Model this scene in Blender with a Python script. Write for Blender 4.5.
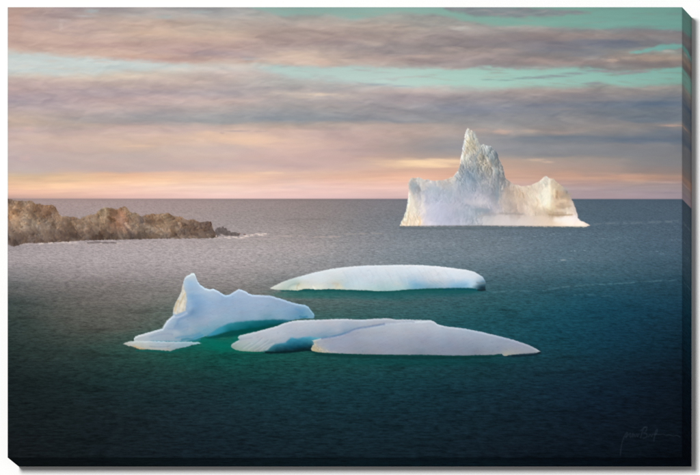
# A gallery-wrapped canvas print (icebergs off a rocky shore) hanging on a white wall.
import bpy, math
import numpy as np

# ---------------------------------------------------------------- scene, camera, light
for o in list(bpy.data.objects): bpy.data.objects.remove(o, do_unlink=True)
scn = bpy.context.scene
COL = scn.collection

UNIT = 1 / 738.0                     # one layout unit in metres
W, H, DEPTH = 674.5 * UNIT, 450.5 * UNIT, 0.050   # canvas: 36 x 24 inch on deep 2 inch bars
GAP = 0.001                          # hangs a millimetre off the wall (wall face is y = 0)
FRONT_Y = -(DEPTH + GAP)
DIST, CAM_X, CAM_Z = 20.0, 5.62, -5.25   # view camera, raised parallel to the wall (shift lens)

cam = bpy.data.cameras.new('camera'); camo = bpy.data.objects.new('camera', cam); COL.objects.link(camo)
camo.location = (CAM_X, FRONT_Y - DIST, CAM_Z); camo.rotation_euler = (math.radians(90), 0, 0)
FIELD = 700 * UNIT                   # width of wall seen at the canvas
cam.sensor_width = 36; cam.lens = 36 * DIST / FIELD
cam.shift_x = (5.25 * UNIT - CAM_X) / FIELD; cam.shift_y = (-5.25 * UNIT - CAM_Z) / FIELD
cam.clip_start = .1; cam.clip_end = 100
scn.camera = camo

wd = bpy.data.worlds.new('World'); scn.world = wd; wd.use_nodes = True
wd.node_tree.nodes['Background'].inputs[0].default_value = (1, 1, 1, 1)
wd.node_tree.nodes['Background'].inputs[1].default_value = .30

lamp = bpy.data.lights.new('softbox', 'AREA'); lamp.shape = 'DISK'; lamp.size = 1.45; lamp.energy = 680; lamp.color = (1, 1, 1)
lampo = bpy.data.objects.new('softbox', lamp); COL.objects.link(lampo)
lampo.location = (-.90, -8.0, .90); lampo.rotation_euler = (math.radians(90 - 6.4), 0, math.radians(-6.4))
GAIN = 1.30                          # light falling on the print relative to white

scn.view_settings.view_transform = 'Standard'; scn.view_settings.look = 'None'
scn.view_settings.exposure = 0; scn.view_settings.gamma = 1; scn.view_settings.use_curve_mapping = False
scn.render.engine = 'CYCLES'
scn.render.resolution_x = 1024; scn.render.resolution_y = 695

# ---------------------------------------------------------------- the print
# The thing photographed is a stretched canvas with a landscape PRINTED on it.
# The print is flat ink: its colours are computed here (units: u right, v down,
# one unit = 1/738 m) and stored per vertex of the canvas cloth.
NX, NY = 1012, 676
U0, U1, V0, V1 = 7.5, 682.0, 7.0, 457.5
us = np.linspace(U0, U1, NX); vs = np.linspace(V0, V1, NY)
X, Y = np.meshgrid(us, vs)
X = X.astype(np.float32); Y = Y.astype(np.float32)

def perlin(x, y, seed):
    r = np.random.RandomState(seed)
    a = r.rand(256 * 256).astype(np.float32) * 2 * np.pi
    gx, gy = np.cos(a), np.sin(a)
    xi = np.floor(x).astype(np.int64); yi = np.floor(y).astype(np.int64)
    fx = (x - xi).astype(np.float32); fy = (y - yi).astype(np.float32)
    def g(ix, iy, dx, dy):
        k = ((iy & 255) * 256 + (ix & 255))
        return gx[k] * dx + gy[k] * dy
    wx = fx * fx * fx * (fx * (fx * 6 - 15) + 10); wy = fy * fy * fy * (fy * (fy * 6 - 15) + 10)
    a0 = g(xi, yi, fx, fy); a1 = g(xi + 1, yi, fx - 1, fy)
    b0 = g(xi, yi + 1, fx, fy - 1); b1 = g(xi + 1, yi + 1, fx - 1, fy - 1)
    p = a0 + wx * (a1 - a0); q = b0 + wx * (b1 - b0)
    return (p + wy * (q - p)) * 1.5

def fbm(x, y, seed, octaves=4, gain=.5, ridged=False):
    s = 0; amp = 1.; tot = 0
    for o in range(octaves):
        n = perlin(x * 2 ** o + 17.3 * o, y * 2 ** o + 9.1 * o, seed + o)
        if ridged: n = 1 - 2 * np.abs(n)
        s = s + amp * n; tot += amp; amp *= gain
    return s / tot

def sstep(a, b, t):
    t = np.clip((t - a) / (b - a), 0, 1); return t * t * (3 - 2 * t)

def tps(pts, x, y, ay=1.0):
    """smooth colour field through hand-placed ink samples (u, v, r, g, b)"""
    P = np.array(pts, float); n = len(P)
    p = P[:, :2] * [1, ay]
    D = np.hypot(p[:, None, 0] - p[None, :, 0], p[:, None, 1] - p[None, :, 1])
    A = np.zeros((n + 1, n + 1)); A[:n, :n] = -D; A[:n, n] = 1; A[n, :n] = 1
    w = np.linalg.solve(A, np.vstack([P[:, 2:], np.zeros((1, 3))])).astype(np.float32)
    out = np.zeros(x.shape + (3,), np.float32) + w[n]
    for i in range(n):
        d = np.sqrt((x - p[i, 0]) ** 2 + (y * ay - p[i, 1]) ** 2)
        out -= d[..., None] * w[i]
    return out

def box(x0, y0, x1, y1):
    i0 = max(0, int((x0 - U0) / (U1 - U0) * (NX - 1))); i1 = min(NX, int((x1 - U0) / (U1 - U0) * (NX - 1)) + 2)
    j0 = max(0, int((y0 - V0) / (V1 - V0) * (NY - 1))); j1 = min(NY, int((y1 - V0) / (V1 - V0) * (NY - 1)) + 2)
    return slice(j0, j1), slice(i0, i1)

def seg_dist(P, x, y, closed):
    P = np.asarray(P, np.float32); n = len(P)
    d = np.full(x.shape, 1e9, np.float32); ins = np.zeros(x.shape, bool)
    for i in range(n if closed else n - 1):
        ax, ay = P[i]; bx, by = P[(i + 1) % n]
        ex, ey = bx - ax, by - ay; L = ex * ex + ey * ey + 1e-9
        t = np.clip(((x - ax) * ex + (y - ay) * ey) / L, 0, 1)
        d = np.minimum(d, (x - ax - t * ex) ** 2 + (y - ay - t * ey) ** 2)
        if closed and ay != by:
            c = (ay > y) != (by > y)
            ins ^= c & (x < ex * (y - ay) / (by - ay) + ax)
    d = np.sqrt(d)
    return np.where(ins, -d, d) if closed else d

def smooth_poly(P, closed=True, k=3):
    P = np.asarray(P, float); n = len(P); out = []
    for i in range(n if closed else n - 1):
        g = (lambda j: P[j % n]) if closed else (lambda j: P[min(max(j, 0), n - 1)])
        p0, p1, p2, p3 = g(i - 1), g(i), g(i + 1), g(i + 2)
        for s in range(k):
            t = s / k
            out.append(.5 * (2 * p1 + (p2 - p0) * t + (2 * p0 - 5 * p1 + 4 * p2 - p3) * t * t + (3 * p1 - p0 - 3 * p2 + p3) * t ** 3))
    if not closed: out.append(P[-1])
    return np.array(out)

IMG = np.zeros((NY, NX, 3), np.float32)          # sRGB 0..255
REG = np.zeros((NY, NX), np.int32)               # which printed motif an ink point belongs to

def blend(sl, m, col):
    IMG[sl] += (np.asarray(col, np.float32) - IMG[sl]) * np.clip(m, 0, 1)[..., None]

def shape(P, pad=6, soft=.6, rough=0., rs=3., seed=1, k=3):
    """mask of an outline, its edge made irregular by noise"""
    Q = smooth_poly(P, True, k) if k > 1 else np.asarray(P, float)
    sl = box(Q[:, 0].min() - pad, Q[:, 1].min() - pad, Q[:, 0].max() + pad, Q[:, 1].max() + pad)
    x, y = X[sl], Y[sl]
    d = seg_dist(Q, x, y, True)
    if rough: d = d + rough * fbm(x / rs, y / rs, seed, 3)
    return sl, 1 - sstep(-soft, soft, d), d, x, y

def blob(cx, cy, rx, ry, col, a, seed=0, n=.35, p=1.):
    sl = box(cx - 2.2 * rx, cy - 2.2 * ry, cx + 2.2 * rx, cy + 2.2 * ry)
    x, y = X[sl], Y[sl]
    r = np.sqrt(((x - cx) / rx) ** 2 + ((y - cy) / ry) ** 2)
    r = r + n * fbm(x / (rx * .6), y / (ry * .6), seed + int(cx * 7 + cy), 4)
    blend(sl, a * (1 - sstep(.1, 1.3, r)) ** p, col)

def stroke(P, w, col, a, soft=.7, rough=0., rs=3., seed=3, breakup=0., k=4):
    Q = smooth_poly(P, False, k); pad = w + 4
    sl = box(Q[:, 0].min() - pad, Q[:, 1].min() - pad, Q[:, 0].max() + pad, Q[:, 1].max() + pad)
    x, y = X[sl], Y[sl]
    d = seg_dist(Q, x, y, False)
    if rough: d = d + rough * fbm(x / rs, y / rs, seed, 3)
    m = a * (1 - sstep(w - soft, w + soft, d))
    if breakup: m = m * sstep(-breakup, breakup * .6, fbm(x / 6, y / 2.2, seed + 5, 3))
    blend(sl, m, col)
    return sl, m

def curve(P):
    P = np.array(P, float); return np.interp(X, P[:, 0], P[:, 1]).astype(np.float32)

# ---- sky: cloud ink, column by column (v, r, g, b)
COLS = [
 (8, [(8,172,150,135),(20,182,158,146),(35,196,170,152),(45,192,166,150),(52,200,178,160),(74,206,190,170),(84,188,168,158),(94,180,162,158),(101,162,152,154),(108,178,163,158),(118,184,166,156),(128,190,168,156),(140,192,174,160),(160,188,172,162),(170,188,174,162),(177,202,174,150),(186,226,180,150),(193,216,166,150),(199,170,136,132)]),
 (60,[(8,164,148,142),(20,180,162,152),(35,194,170,154),(45,190,165,150),(55,204,180,160),(75,208,192,170),(84,188,168,158),(94,178,162,158),(100,170,156,156),(108,184,166,160),(120,182,166,158),(130,188,170,158),(137,196,176,158),(150,192,174,160),(168,186,172,162),(175,205,176,152),(184,234,186,152),(191,228,176,152),(199,190,146,140)]),
 (130,[(8,160,152,144),(15,174,166,156),(25,190,168,150),(33,202,176,150),(45,188,162,148),(54,206,176,152),(60,196,160,145),(75,208,194,170),(82,192,174,158),(92,172,158,155),(100,192,170,162),(108,180,165,160),(118,160,155,156),(124,166,153,153),(128,192,168,158),(135,196,176,158),(145,204,180,154),(158,185,172,160),(170,190,170,158),(174,226,180,150),(182,238,190,158),(190,232,176,156),(199,214,160,155)]),
 (220,[(8,158,158,150),(14,168,168,160),(22,180,168,152),(32,192,173,150),(38,197,172,148),(46,186,160,148),(54,168,150,148),(60,190,165,150),(64,204,190,172),(70,200,190,176),(76,198,180,166),(84,180,168,160),(92,172,162,158),(100,194,172,160),(106,178,168,162),(115,160,158,158),(122,154,154,156),(126,190,170,160),(132,206,182,160),(138,216,186,155),(150,196,178,162),(165,192,172,160),(172,206,178,160),(178,234,190,162),(188,232,182,162),(199,228,170,168)]),
 (300,[(8,150,160,148),(18,166,164,150),(26,176,160,145),(38,165,145,135),(46,170,150,140),(54,208,184,160),(62,202,180,158),(68,190,180,165),(82,176,178,168),(90,170,165,158),(95,196,182,164),(102,170,165,160),(112,150,152,155),(119,138,146,154),(124,165,155,150),(130,198,172,154),(140,202,175,155),(150,196,170,158),(165,190,165,155),(172,215,180,160),(178,216,174,160),(188,228,170,160),(199,224,162,164)]),
 (390,[(8,150,160,148),(18,158,162,148),(24,172,155,138),(32,160,145,132),(40,168,151,138),(46,150,140,132),(52,150,138,130),(60,168,149,138),(66,170,160,148),(86,172,170,160),(92,182,166,155),(98,160,148,145),(108,150,145,145),(116,145,142,145),(121,140,140,146),(125,172,152,145),(135,180,155,146),(150,170,148,142),(158,176,150,140),(163,205,170,142),(172,202,160,140),(178,218,166,145),(188,222,160,148),(199,196,142,148)]),
 (480,[(8,130,134,130),(25,142,146,136),(28,158,152,140),(36,136,126,120),(44,130,122,118),(50,142,131,122),(58,146,132,125),(64,142,132,125),(88,165,168,156),(92,154,148,142),(98,138,135,135),(106,130,132,138),(112,124,129,140),(118,130,132,138),(124,142,138,138),(131,160,146,140),(138,145,140,142),(148,135,135,142),(155,150,142,140),(162,182,150,130),(170,200,156,132),(180,198,146,130),(199,162,124,136)]),
 (570,[(8,115,128,124),(28,126,130,125),(36,136,122,114),(44,116,112,115),(50,105,112,120),(56,126,122,118),(62,142,126,118),(67,134,138,130),(86,140,150,140),(90,150,140,131),(96,130,125,125),(104,105,112,120),(112,110,115,122),(122,132,128,130),(131,142,132,130),(138,105,112,122),(145,128,128,132),(155,125,125,130),(160,152,138,130),(170,166,136,124),(178,192,142,120),(184,174,130,122),(192,152,118,125),(199,150,116,130)]),
 (655,[(8,110,125,122),(29,115,124,124),(34,122,116,115),(41,110,112,115),(52,132,136,126),(58,146,128,112),(64,120,110,105),(84,128,136,126),(87,134,131,122),(92,120,118,118),(98,100,108,115),(104,84,99,115),(112,96,106,115),(120,88,101,115),(126,124,118,117),(134,95,105,118),(141,82,96,115),(146,115,115,120),(156,115,115,120),(165,120,115,118),(173,148,122,113),(178,176,132,112),(184,144,116,115),(191,140,112,122),(199,146,112,128)]),
 (684,[(8,105,118,118),(29,110,118,120),(36,118,112,112),(41,108,110,114),(52,128,132,124),(58,142,124,110),(64,118,108,104),(84,118,128,120),(88,124,122,116),(95,106,110,114),(104,82,96,112),(112,90,100,112),(120,86,98,112),(126,134,122,116),(132,98,104,116),(141,80,94,112),(147,108,110,116),(158,110,112,117),(166,116,112,116),(175,140,118,112),(179,160,124,112),(185,138,114,115),(192,134,108,118),(199,138,108,124)]),
]
def paint_sky():
    sl = box(U0, V0, U1, 203); x, y = X[sl], Y[sl]
    band = sstep(197, 178, y) * .75 + .25
    wy = y + band * (4.5 * fbm(x / 95, y / 17, 11, 4) + 2.2 * fbm(x / 26, y / 7, 12, 4))
    wx = x + band * 40 * fbm(x / 120, y / 22, 13, 3)
    vv = np.arange(0, 206, .5)
    T = np.stack([np.stack([np.interp(vv, [p[0] for p in c], [p[k] for p in c]) for k in (1, 2, 3)], -1) for _, c in COLS])
    cu = np.array([c[0] for c in COLS], float)
    wx = np.clip(wx, 8, 683.9); ci = np.clip(np.searchsorted(cu, wx) - 1, 0, len(cu) - 2)
    t = (wx - cu[ci]) / (cu[ci + 1] - cu[ci]); t = (t * .5 + .5 * t * t * (3 - 2 * t))[..., None]
    vi = np.clip(wy * 2, 0, len(vv) - 2); v0 = vi.astype(int); f = (vi - v0)[..., None]
    lo = T[ci, v0] * (1 - f) + T[ci, v0 + 1] * f; hi = T[ci + 1, v0] * (1 - f) + T[ci + 1, v0 + 1] * f
    cl = (lo * (1 - t) + hi * t).astype(np.float32)
    n = fbm(x / 44 + .7 * fbm(x / 40, y / 13, 20, 3), (y - .04 * x) / 11 + .5 * fbm(x / 30, y / 12, 23, 3), 21, 4, .46)
    up = sstep(175, 120, y)
    cl += n[..., None] * (4 + 15 * up)[..., None] * np.array([1.05, .9, .72], np.float32)
    n2 = fbm(x / 150, y / 14, 27, 3); cl += n2[..., None] * np.array([5, 0, -5], np.float32)
    IMG[sl] = cl
    # clear aqua gaps between the cloud banks
    aq = tps([(8,60,196,209,201),(100,66,194,209,201),(175,66,190,206,198),(300,71,174,203,194),(300,10,132,168,158),(390,76,174,203,193),(390,10,130,170,158),(480,78,150,195,180),(480,18,112,160,146),(570,80,134,184,170),(570,22,106,158,144),(655,76,116,170,156),(655,14,96,150,136),(655,46,96,162,154),(682,9,88,142,130),(682,76,108,162,148)], x, y, 2.)
    aq += fbm(x / 50, y / 5, 33, 4)[..., None] * 5
    e1 = 2.6 * fbm(x / 30, y / 9, 41, 4) + 1.5 * fbm(x / 9, y / 4, 42, 3)
    e2 = 2.6 * fbm(x / 34, y / 9, 43, 4) + 1.3 * fbm(x / 9, y / 4, 44, 3)
    top = curve([(7,50.5),(50,55),(100,58),(150,61),(175,63),(200,65.5),(240,66),(255,64),(275,64),(295,67),(330,67),(350,65.5),(400,68),(430,66.5),(460,70),(490,66.5),(510,69),(540,69),(570,68.5),(600,68),(615,72),(640,71),(660,69),(684,66)])[sl]
    bot = curve([(7,74),(50,75),(100,74.5),(150,71),(175,71),(200,68.5),(225,66.5),(250,68),(265,72),(290,77),(320,79.5),(350,83),(400,86),(450,86.5),(475,88),(500,87.5),(540,87),(580,86.5),(598,82.5),(620,86.5),(650,85.5),(684,83)])[sl]
    so = np.interp(x, [0, 200, 300, 684], [3.6, 4.2, 3.2, 2.6])
    m = sstep(-so, so, y + e1 - top) * sstep(-so * 1.4, so * 1.4, bot - y - e2)
    m = m * np.interp(x, [0, 150, 185, 205, 250, 275, 684], [.92, .92, .75, .45, .45, .95, 1])
    m = m * (1 - .45 * sstep(.0, .55, fbm(x / 34, (y - .05 * x) / 4.2, 46, 4)) * np.interp(x, [0, 300, 420], [.5, .8, 1]))
    blend(sl, m, aq)
    low = curve([(7,-10),(225,-2),(245,6),(265,11.5),(285,16.5),(310,14.5),(330,15),(350,19),(378,15),(400,12.5),(440,15),(455,18),(470,22),(500,25.5),(525,26),(550,26.5),(580,28),(600,28.5),(640,27.5),(684,29.5)])[sl]
    blend(sl, sstep(-3., 3., low - y - e2 * .9) * (1 - .3 * sstep(.05, .55, fbm(x / 30, y / 4, 47, 4))), aq)
    sh = [((445,7),(462,13),(482,16),(505,17.2),(535,16.6),(565,15.2),(590,13.4),(580,10.5),(552,9.4),(520,7)), ]
    for P in sh:
        s2, mk, d, a, b = shape(P, 8, 2.2, 2.0, 12, 51); blend(s2, mk * .8, (116,122,124))
        blend(s2, mk * .4 * sstep(-.2, .5, fbm(a / 18, b / 3, 52, 3)), (150,142,135))
    s2, mk, d, a, b = shape([(630,52.6),(641,50),(652,47),(662,45),(684,43.4),(684,48),(668,49.4),(652,51),(640,53.4)], 6, 1.7, 2.2, 9, 53)
    blend(s2, mk * .95, aq[s2[0].start - sl[0].start:s2[0].stop - sl[0].start, s2[1].start - sl[1].start:s2[1].stop - sl[1].start])
    for k, (a, b, rx) in enumerate(((536,77.6,16),(556,76,18),(574,73.4,16),(592,70.6,14))): blob(a, b, rx, 1.7, (124,136,140), .75, seed=540 + k, n=.5)
    for k, (a, b, rx) in enumerate(((488,79.6,9),(505,80.2,10),(520,78.4,10))): blob(a, b, rx, 1.1, (118,150,146), .6, seed=550 + k, n=.5)
    for k, (a, b, rx) in enumerate(((606,71.5,14),(624,73.2,14),(640,71.5,12))): blob(a, b, rx, 2., (134,130,130), .8, seed=560 + k, n=.5)
    for k, (a, b, rx) in enumerate(((378,84.4,14),(400,86,14))): blob(a, b, rx, 1.3, (146,168,172), .6, seed=570 + k, n=.5)
    blob(594, 83.4, 13, 1.6, (128,132,136), .7, seed=580, n=.5)
    # lights and darks inside the banks
    B = [(63,20.5,8,2.2,(208,198,190),.4),(61,26,2.6,6,(204,190,176),.35),(85,16,12,1.5,(186,188,182),.5),(92,11,9,2.5,(166,178,174),.7),(165,17,13,2.4,(166,180,174),.6),(135,15,14,2,(180,180,170),.35),
     (200,12,14,2.2,(165,182,174),.6),(14,22,9,14,(198,158,132),.35),(150,33,34,4,(206,178,148),.5),(100,24,30,4,(200,176,156),.4),(55,38,26,4,(202,176,154),.4),
     (90,52,36,3,(208,184,160),.45),(150,56,26,3,(208,176,150),.5),(100,45,40,3.5,(180,154,146),.45),(300,55,24,5,(216,190,162),.55),(275,61,16,3.5,(212,194,172),.5),(322,62,10,3,(208,172,148),.45),
     (248,58,11,3,(160,150,150),.6),(252,59,14,2.2,(190,200,190),.35),(230,61,12,2.5,(208,196,178),.4),(285,36,40,6,(160,142,134),.45),(340,42,22,7,(150,134,128),.5),(200,40,26,4,(200,170,148),.4),
     (182,51,18,4,(196,156,144),.35),(355,25,30,2.5,(190,176,154),.45),(410,29,20,2.4,(186,170,148),.45),(460,28,12,2.6,(180,178,164),.75),(420,56,24,2,(186,160,142),.55),(450,49,16,3,(176,156,140),.6),(375,44,16,3.6,(184,164,146),.55),
     (400,53,30,3,(136,130,128),.5),(352,58,14,2.4,(140,132,128),.45),(500,40,36,6,(124,118,116),.4),(505,50,18,2.6,(172,150,132),.45),(480,53,22,2,(168,146,130),.4),(437,44,14,8,(146,138,134),.4),
     (600,43,40,6,(92,102,116),.6),(625,44,22,5,(84,96,112),.5),(590,54,24,3.5,(104,114,124),.6),(565,48,20,4,(118,112,114),.35),(612,60,9,2.6,(184,158,136),.75),(628,58,9,2.2,(160,144,128),.6),(650,59,16,4,(156,132,112),.6),(640,63,22,2.4,(112,100,98),.5),(668,51,9,1.6,(168,172,158),.6),(536,60,18,3,(152,132,120),.5),(545,34,30,4,(146,128,116),.45),(640,33,22,3.4,(130,118,114),.5),(595,58,18,2,(136,140,140),.4),
     (320,94.5,18,1.8,(224,202,172),.75),(305,97,14,1.5,(210,192,168),.5),(340,96,10,2,(206,190,166),.45),(345,86,10,2,(196,182,166),.4),(260,88,40,3,(166,160,158),.4),
     (120,94,40,3.5,(168,156,156),.45),(15,102,30,3.6,(156,148,149),.5),(100,120,50,4.2,(160,154,154),.5),(175,119,40,4,(157,154,154),.45),(220,121,40,3.4,(152,152,153),.5),(310,117,44,4.5,(140,146,150),.6),(250,115,40,3,(152,154,157),.35),
     (108,108,10,1.4,(210,184,168),.5),(160,104,18,1.8,(206,182,168),.45),(28,129,7,3,(212,178,162),.5),(26,158,9,4,(206,178,164),.5),(60,146,16,4,(202,176,160),.35),(135,146,24,1.7,(220,190,158),.6),(150,135,24,1.6,(216,186,164),.5),(90,137,44,1.3,(206,180,160),.4),
     (208,133,16,3,(224,192,156),.55),(252,140,44,7,(228,194,158),.7),(300,146,50,8,(214,184,160),.45),(236,131,14,1.2,(160,150,146),.5),(261,131.5,8,1.1,(170,156,150),.4),(222,133,3,1.2,(166,150,140),.45),(300,131,26,2,(212,184,162),.4),
     (270,173,14,1.7,(238,200,164),.6),(285,180,24,3.4,(206,170,162),.45),(300,187,22,2.6,(210,166,164),.45),(340,178,26,3,(220,172,152),.4),(60,187,22,2.4,(240,192,152),.5),(30,188,12,2,(238,190,150),.5),(160,183,20,4,(242,198,162),.5),
     (422,163.5,42,5.,(244,206,158),.9),(400,166,20,3,(222,184,148),.5),(448,161,26,3,(240,200,156),.6),(360,180,24,3,(222,172,146),.5),(375,172,20,2,(196,156,140),.4),(420,176,40,2.2,(206,152,140),.4),(430,187,40,3,(220,156,146),.4),
     (502,131.5,11,3.2,(200,160,142),.65),(480,129.8,12,2.2,(180,150,140),.5),(455,133,14,1.6,(168,148,142),.4),(380,126,34,1.8,(188,162,150),.5),(400,103,12,1.8,(166,148,144),.4),(470,112,44,2.6,(116,124,136),.5),(430,117,40,2.4,(130,134,142),.4),
     (530,131,12,2,(180,156,138),.5),(560,133,14,2,(164,140,132),.45),(536,160,12,2,(202,168,142),.7),(548,162,7,1.2,(214,174,146),.5),(628,177,22,3.6,(196,142,120),.7),(565,176,30,5,(204,150,124),.5),(665,182,18,1.6,(184,140,128),.55),(600,184,30,2,(170,126,120),.35),
     (640,139,44,2.6,(74,90,112),.6),(580,138,34,2.2,(98,108,122),.5),(672,125.5,14,1.4,(178,142,128),.75),(655,121,26,2.6,(80,96,114),.5),(600,126,30,2,(142,134,132),.35),(560,109,26,1.6,(132,128,130),.5),(660,104,26,3,(70,92,116),.6),(620,106,30,2.2,(92,104,120),.4),(540,105,24,2.4,(108,114,126),.4),(600,100,26,1.6,(134,130,128),.4),(660,88,18,1.6,(150,140,128),.5),(560,91,30,1.8,(158,146,134),.45),(630,93,26,1.8,(136,128,122),.4),(520,139,24,2,(128,132,140),.4),(600,153,60,4,(120,122,128),.3)]
    for i, b in enumerate(B): blob(*b, seed=300 + 11 * i, n=.55)
    sl = box(U0, V0, U1, 203); x, y = X[sl], Y[sl]; c = IMG[sl]
    wq = fbm(x / 26, y / 10, 25, 3)
    bil = fbm(x / 30 + .8 * wq, (y - .05 * x) / 9.5 + .5 * wq, 26, 4, .5)
    soft = fbm(x / 34 + .6 * wq, (y - .05 * x) / 11 + .3 * wq, 29, 2, .35)
    em = np.gradient(soft, axis=0) * 10 + np.gradient(soft, axis=1) * 6
    clr = sstep(12, 30, c[..., 1] - c[..., 0])                       # clear gaps stay smooth
    n = (np.clip(em, -1.2, 1.2) * .45 + bil * .55) * (1 - .8 * clr)
    c = c + (n * 11 * (sstep(150, 100, y) * .8 + .2) * sstep(199, 185, y))[..., None] * np.array([1.05, .95, .8], np.float32)
    n = fbm(x / 55, (y + .02 * x) / 3.4, 28, 4, .55); hzn = sstep(168, 178, y) * sstep(199, 192, y)
    c = c + (n * 14 * hzn)[..., None] * np.array([1., .95, .6], np.float32)
    c = c + (sstep(168, 180, y) * np.interp(x, [0, 420, 560], [1, 1, .3]))[..., None] * np.array([7, 6, 0], np.float32)
    gl = np.exp(-((x - 275) / 120) ** 2 - ((y - 152) / 22) ** 2) + .8 * np.exp(-((x - 420) / 90) ** 2 - ((y - 176) / 14) ** 2); c = c + gl[..., None] * np.array([13, 6, 1], np.float32)
    pk = sstep(124, 132, y) * sstep(178, 168, y) * sstep(420, 330, x); c = c + pk[..., None] * np.array([3, -1, 7], np.float32)
    lum = (c * np.array([.3, .55, .15], np.float32)).sum(-1, keepdims=True)
    c = c + np.clip(126 - lum, 0, 40) * .3 + (sstep(125, 95, y) * np.interp(x, [0, 500, 684], [1, 1, .4]))[..., None] * (1 - clr)[..., None] * np.array([1, -2, 4], np.float32)
    low = sstep(176, 190, y); sat = np.interp(x, [0, 150, 320], [.97, .9, .78]) * (1 - np.interp(x, [0, 200, 684], [.08, .26, .3]) * low)
    lift = np.interp(x, [300, 480], [0, 11]) + low * np.interp(x, [0, 250, 684], [9, 17, 18])
    IMG[sl] = lum + (c - lum) * sat[..., None] + lift[..., None]
    REG[Y < 199.] = 0

# ---- sea
def paint_sea():
    sl = box(U0, 196, U1, V1); x, y = X[sl], Y[sl]
    S = []
    R = {199:[(8,166,136,132),(100,170,138,134),(200,164,138,136),(300,150,130,128),(390,132,120,122),(450,112,112,118),(600,82,96,107),(682,76,90,102)],
     207:[(8,172,146,142),(100,172,146,142),(200,166,142,138),(300,150,132,130),(390,130,122,122),(600,84,98,108),(682,78,92,104)],
     222:[(100,160,142,138),(230,156,142,138),(300,146,134,130),(380,128,124,123),(600,82,100,110),(682,76,93,106)],
     245:[(8,148,132,127),(100,158,141,136),(200,161,144,138),(300,151,139,133),(400,126,128,126),(500,104,117,121),(600,80,103,112),(682,70,92,104)],
     262:[(8,144,130,124),(100,152,137,131),(170,152,139,132),(250,150,139,132),(400,110,120,120),(500,92,112,119),(600,68,99,110),(682,56,86,99)],
     277:[(8,112,108,102),(60,128,118,111),(120,136,124,117),(240,140,131,124),(500,62,98,108),(600,44,88,102),(682,36,74,90)],
     290:[(8,84,88,83),(60,106,102,96),(120,118,110,104),(240,122,118,112),(500,46,92,102),(600,30,80,97),(682,26,66,84)],
     305:[(8,62,74,70),(60,90,91,85),(120,104,101,95),(330,72,99,97),(400,58,95,98),(500,36,88,98),(600,20,73,93),(682,20,57,77)],
     330:[(8,46,60,57),(80,76,81,75),(130,82,87,81),(450,26,82,92),(550,14,72,91),(620,12,60,82),(682,14,45,64)],
     350:[(8,36,50,48),(80,50,66,62),(120,44,74,67),(220,10,88,76),(560,15,64,80),(620,12,51,71),(682,12,37,53)],
     375:[(8,28,40,40),(100,30,56,52),(200,25,68,60),(300,20,74,69),(400,17,70,70),(500,13,59,67),(600,11,44,60),(682,10,29,43)],
     410:[(8,24,34,35),(100,26,42,42),(200,24,51,50),(300,21,57,57),(400,18,53,56),(500,15,46,54),(600,12,34,48),(682,10,23,33)],
     457:[(8,22,28,30),(100,20,32,34),(200,20,38,40),(300,20,42,44),(400,17,38,42),(500,14,30,38),(600,10,24,33),(682,8,17,25)]}
    for v, row in R.items(): S += [(r[0], v, *r[1:]) for r in row]
    wy = y + sstep(198, 260, y) * 7 * fbm(x / 90, y / 9, 61, 4)
    c = tps(S, x + 20 * fbm(x / 70, y / 12, 62, 3), wy, 2.2)
    c += (np.exp(-((y - 258) / 24) ** 2) * np.interp(x, [0, 250, 420, 684], [18, 18, 11, 4]))[..., None]
    l = c.mean(-1, keepdims=True); fs = (sstep(320, 270, y) * .22 + .08)[..., None]; c = c + (l - c) * fs
    l = (c * np.array([.3, .45, .25], np.float32)).sum(-1, keepdims=True); fs = (sstep(345, 375, y) * .16)[..., None]; c = c + (l - c) * fs
    fg = sstep(345, 400, y); c = c * (1 + fg[..., None] * np.stack([-.1 + 0 * x, np.interp(x, [0, 200, 684], [-.08, -.13, -.08]), np.interp(x, [0, 250, 684], [-.05, .04, .02])], -1)).astype(np.float32)
    far = np.exp(-((y - 262) / 36) ** 2) * np.interp(x, [0, 300, 500], [1, 1, .5]); c = c + far[..., None] * np.array([2, 2, 8], np.float32) + (sstep(300, 420, x) * sstep(300, 230, y))[..., None] * np.array([-5, 1, 7], np.float32)
    l = c.mean(-1, keepdims=True); fs = (sstep(290, 330, y) * np.interp(x, [380, 520], [0, .14]))[..., None]; c = c + (l - c) * fs
    t = np.maximum(y - 197.5, 0); sc = .55 + .0085 * t
    v = np.log(sc) / .0085; u = (x - 345) / sc
    w1 = fbm(u / 3.8, v / .66, 71, 4, .66); w2 = fbm(u / 10 + .3 * w1, v / 1.5, 72, 4, .62); w3 = fbm(u / 60, v / 9, 73, 3)
    amp = np.interp(y, [198, 203, 230, 300, 380, 458], [.02, .07, .13, .19, .24, .27]).astype(np.float32)
    k = w1 * 1.15 + w2 * .5 + w3 * .16
    k = np.where(k < 0, k * 1.3, k)
    c = c * (1 + (amp * k)[..., None] * 1.25) + (amp * k)[..., None] * np.array([9, 10, 10], np.float32)
    # breeze-ruffled bright patches on the far water
    p = sstep(.05, .5, fbm(x / 70, y / 5.5, 75, 4)) * np.interp(y, [203, 215, 240, 268, 282], [.0, .6, 1, .8, 0]) * sstep(.05, .6, fbm(u / 3.4, v / 1.3, 76, 3))
    c += (p * np.interp(x, [0, 420, 520, 684], [20, 24, 50, 36]))[..., None] * np.array([1, 1, .98], np.float32)
    p = sstep(.15, .55, fbm(x / 60, y / 9, 77, 3)) * sstep(285, 310, y); c *= (1 - .16 * p)[..., None]
    g = np.exp(-((y - 199) / 2.) ** 2); c -= g[..., None] * np.interp(x, [0, 300, 684], [3, 10, 4])[..., None]
    o = np.interp(x, [0, 684], [-.5, .1]); hz = sstep(198.1, 199.8, y - o)
    blend(sl, hz, c)
    REG[Y >= 199.] = 1

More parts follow.
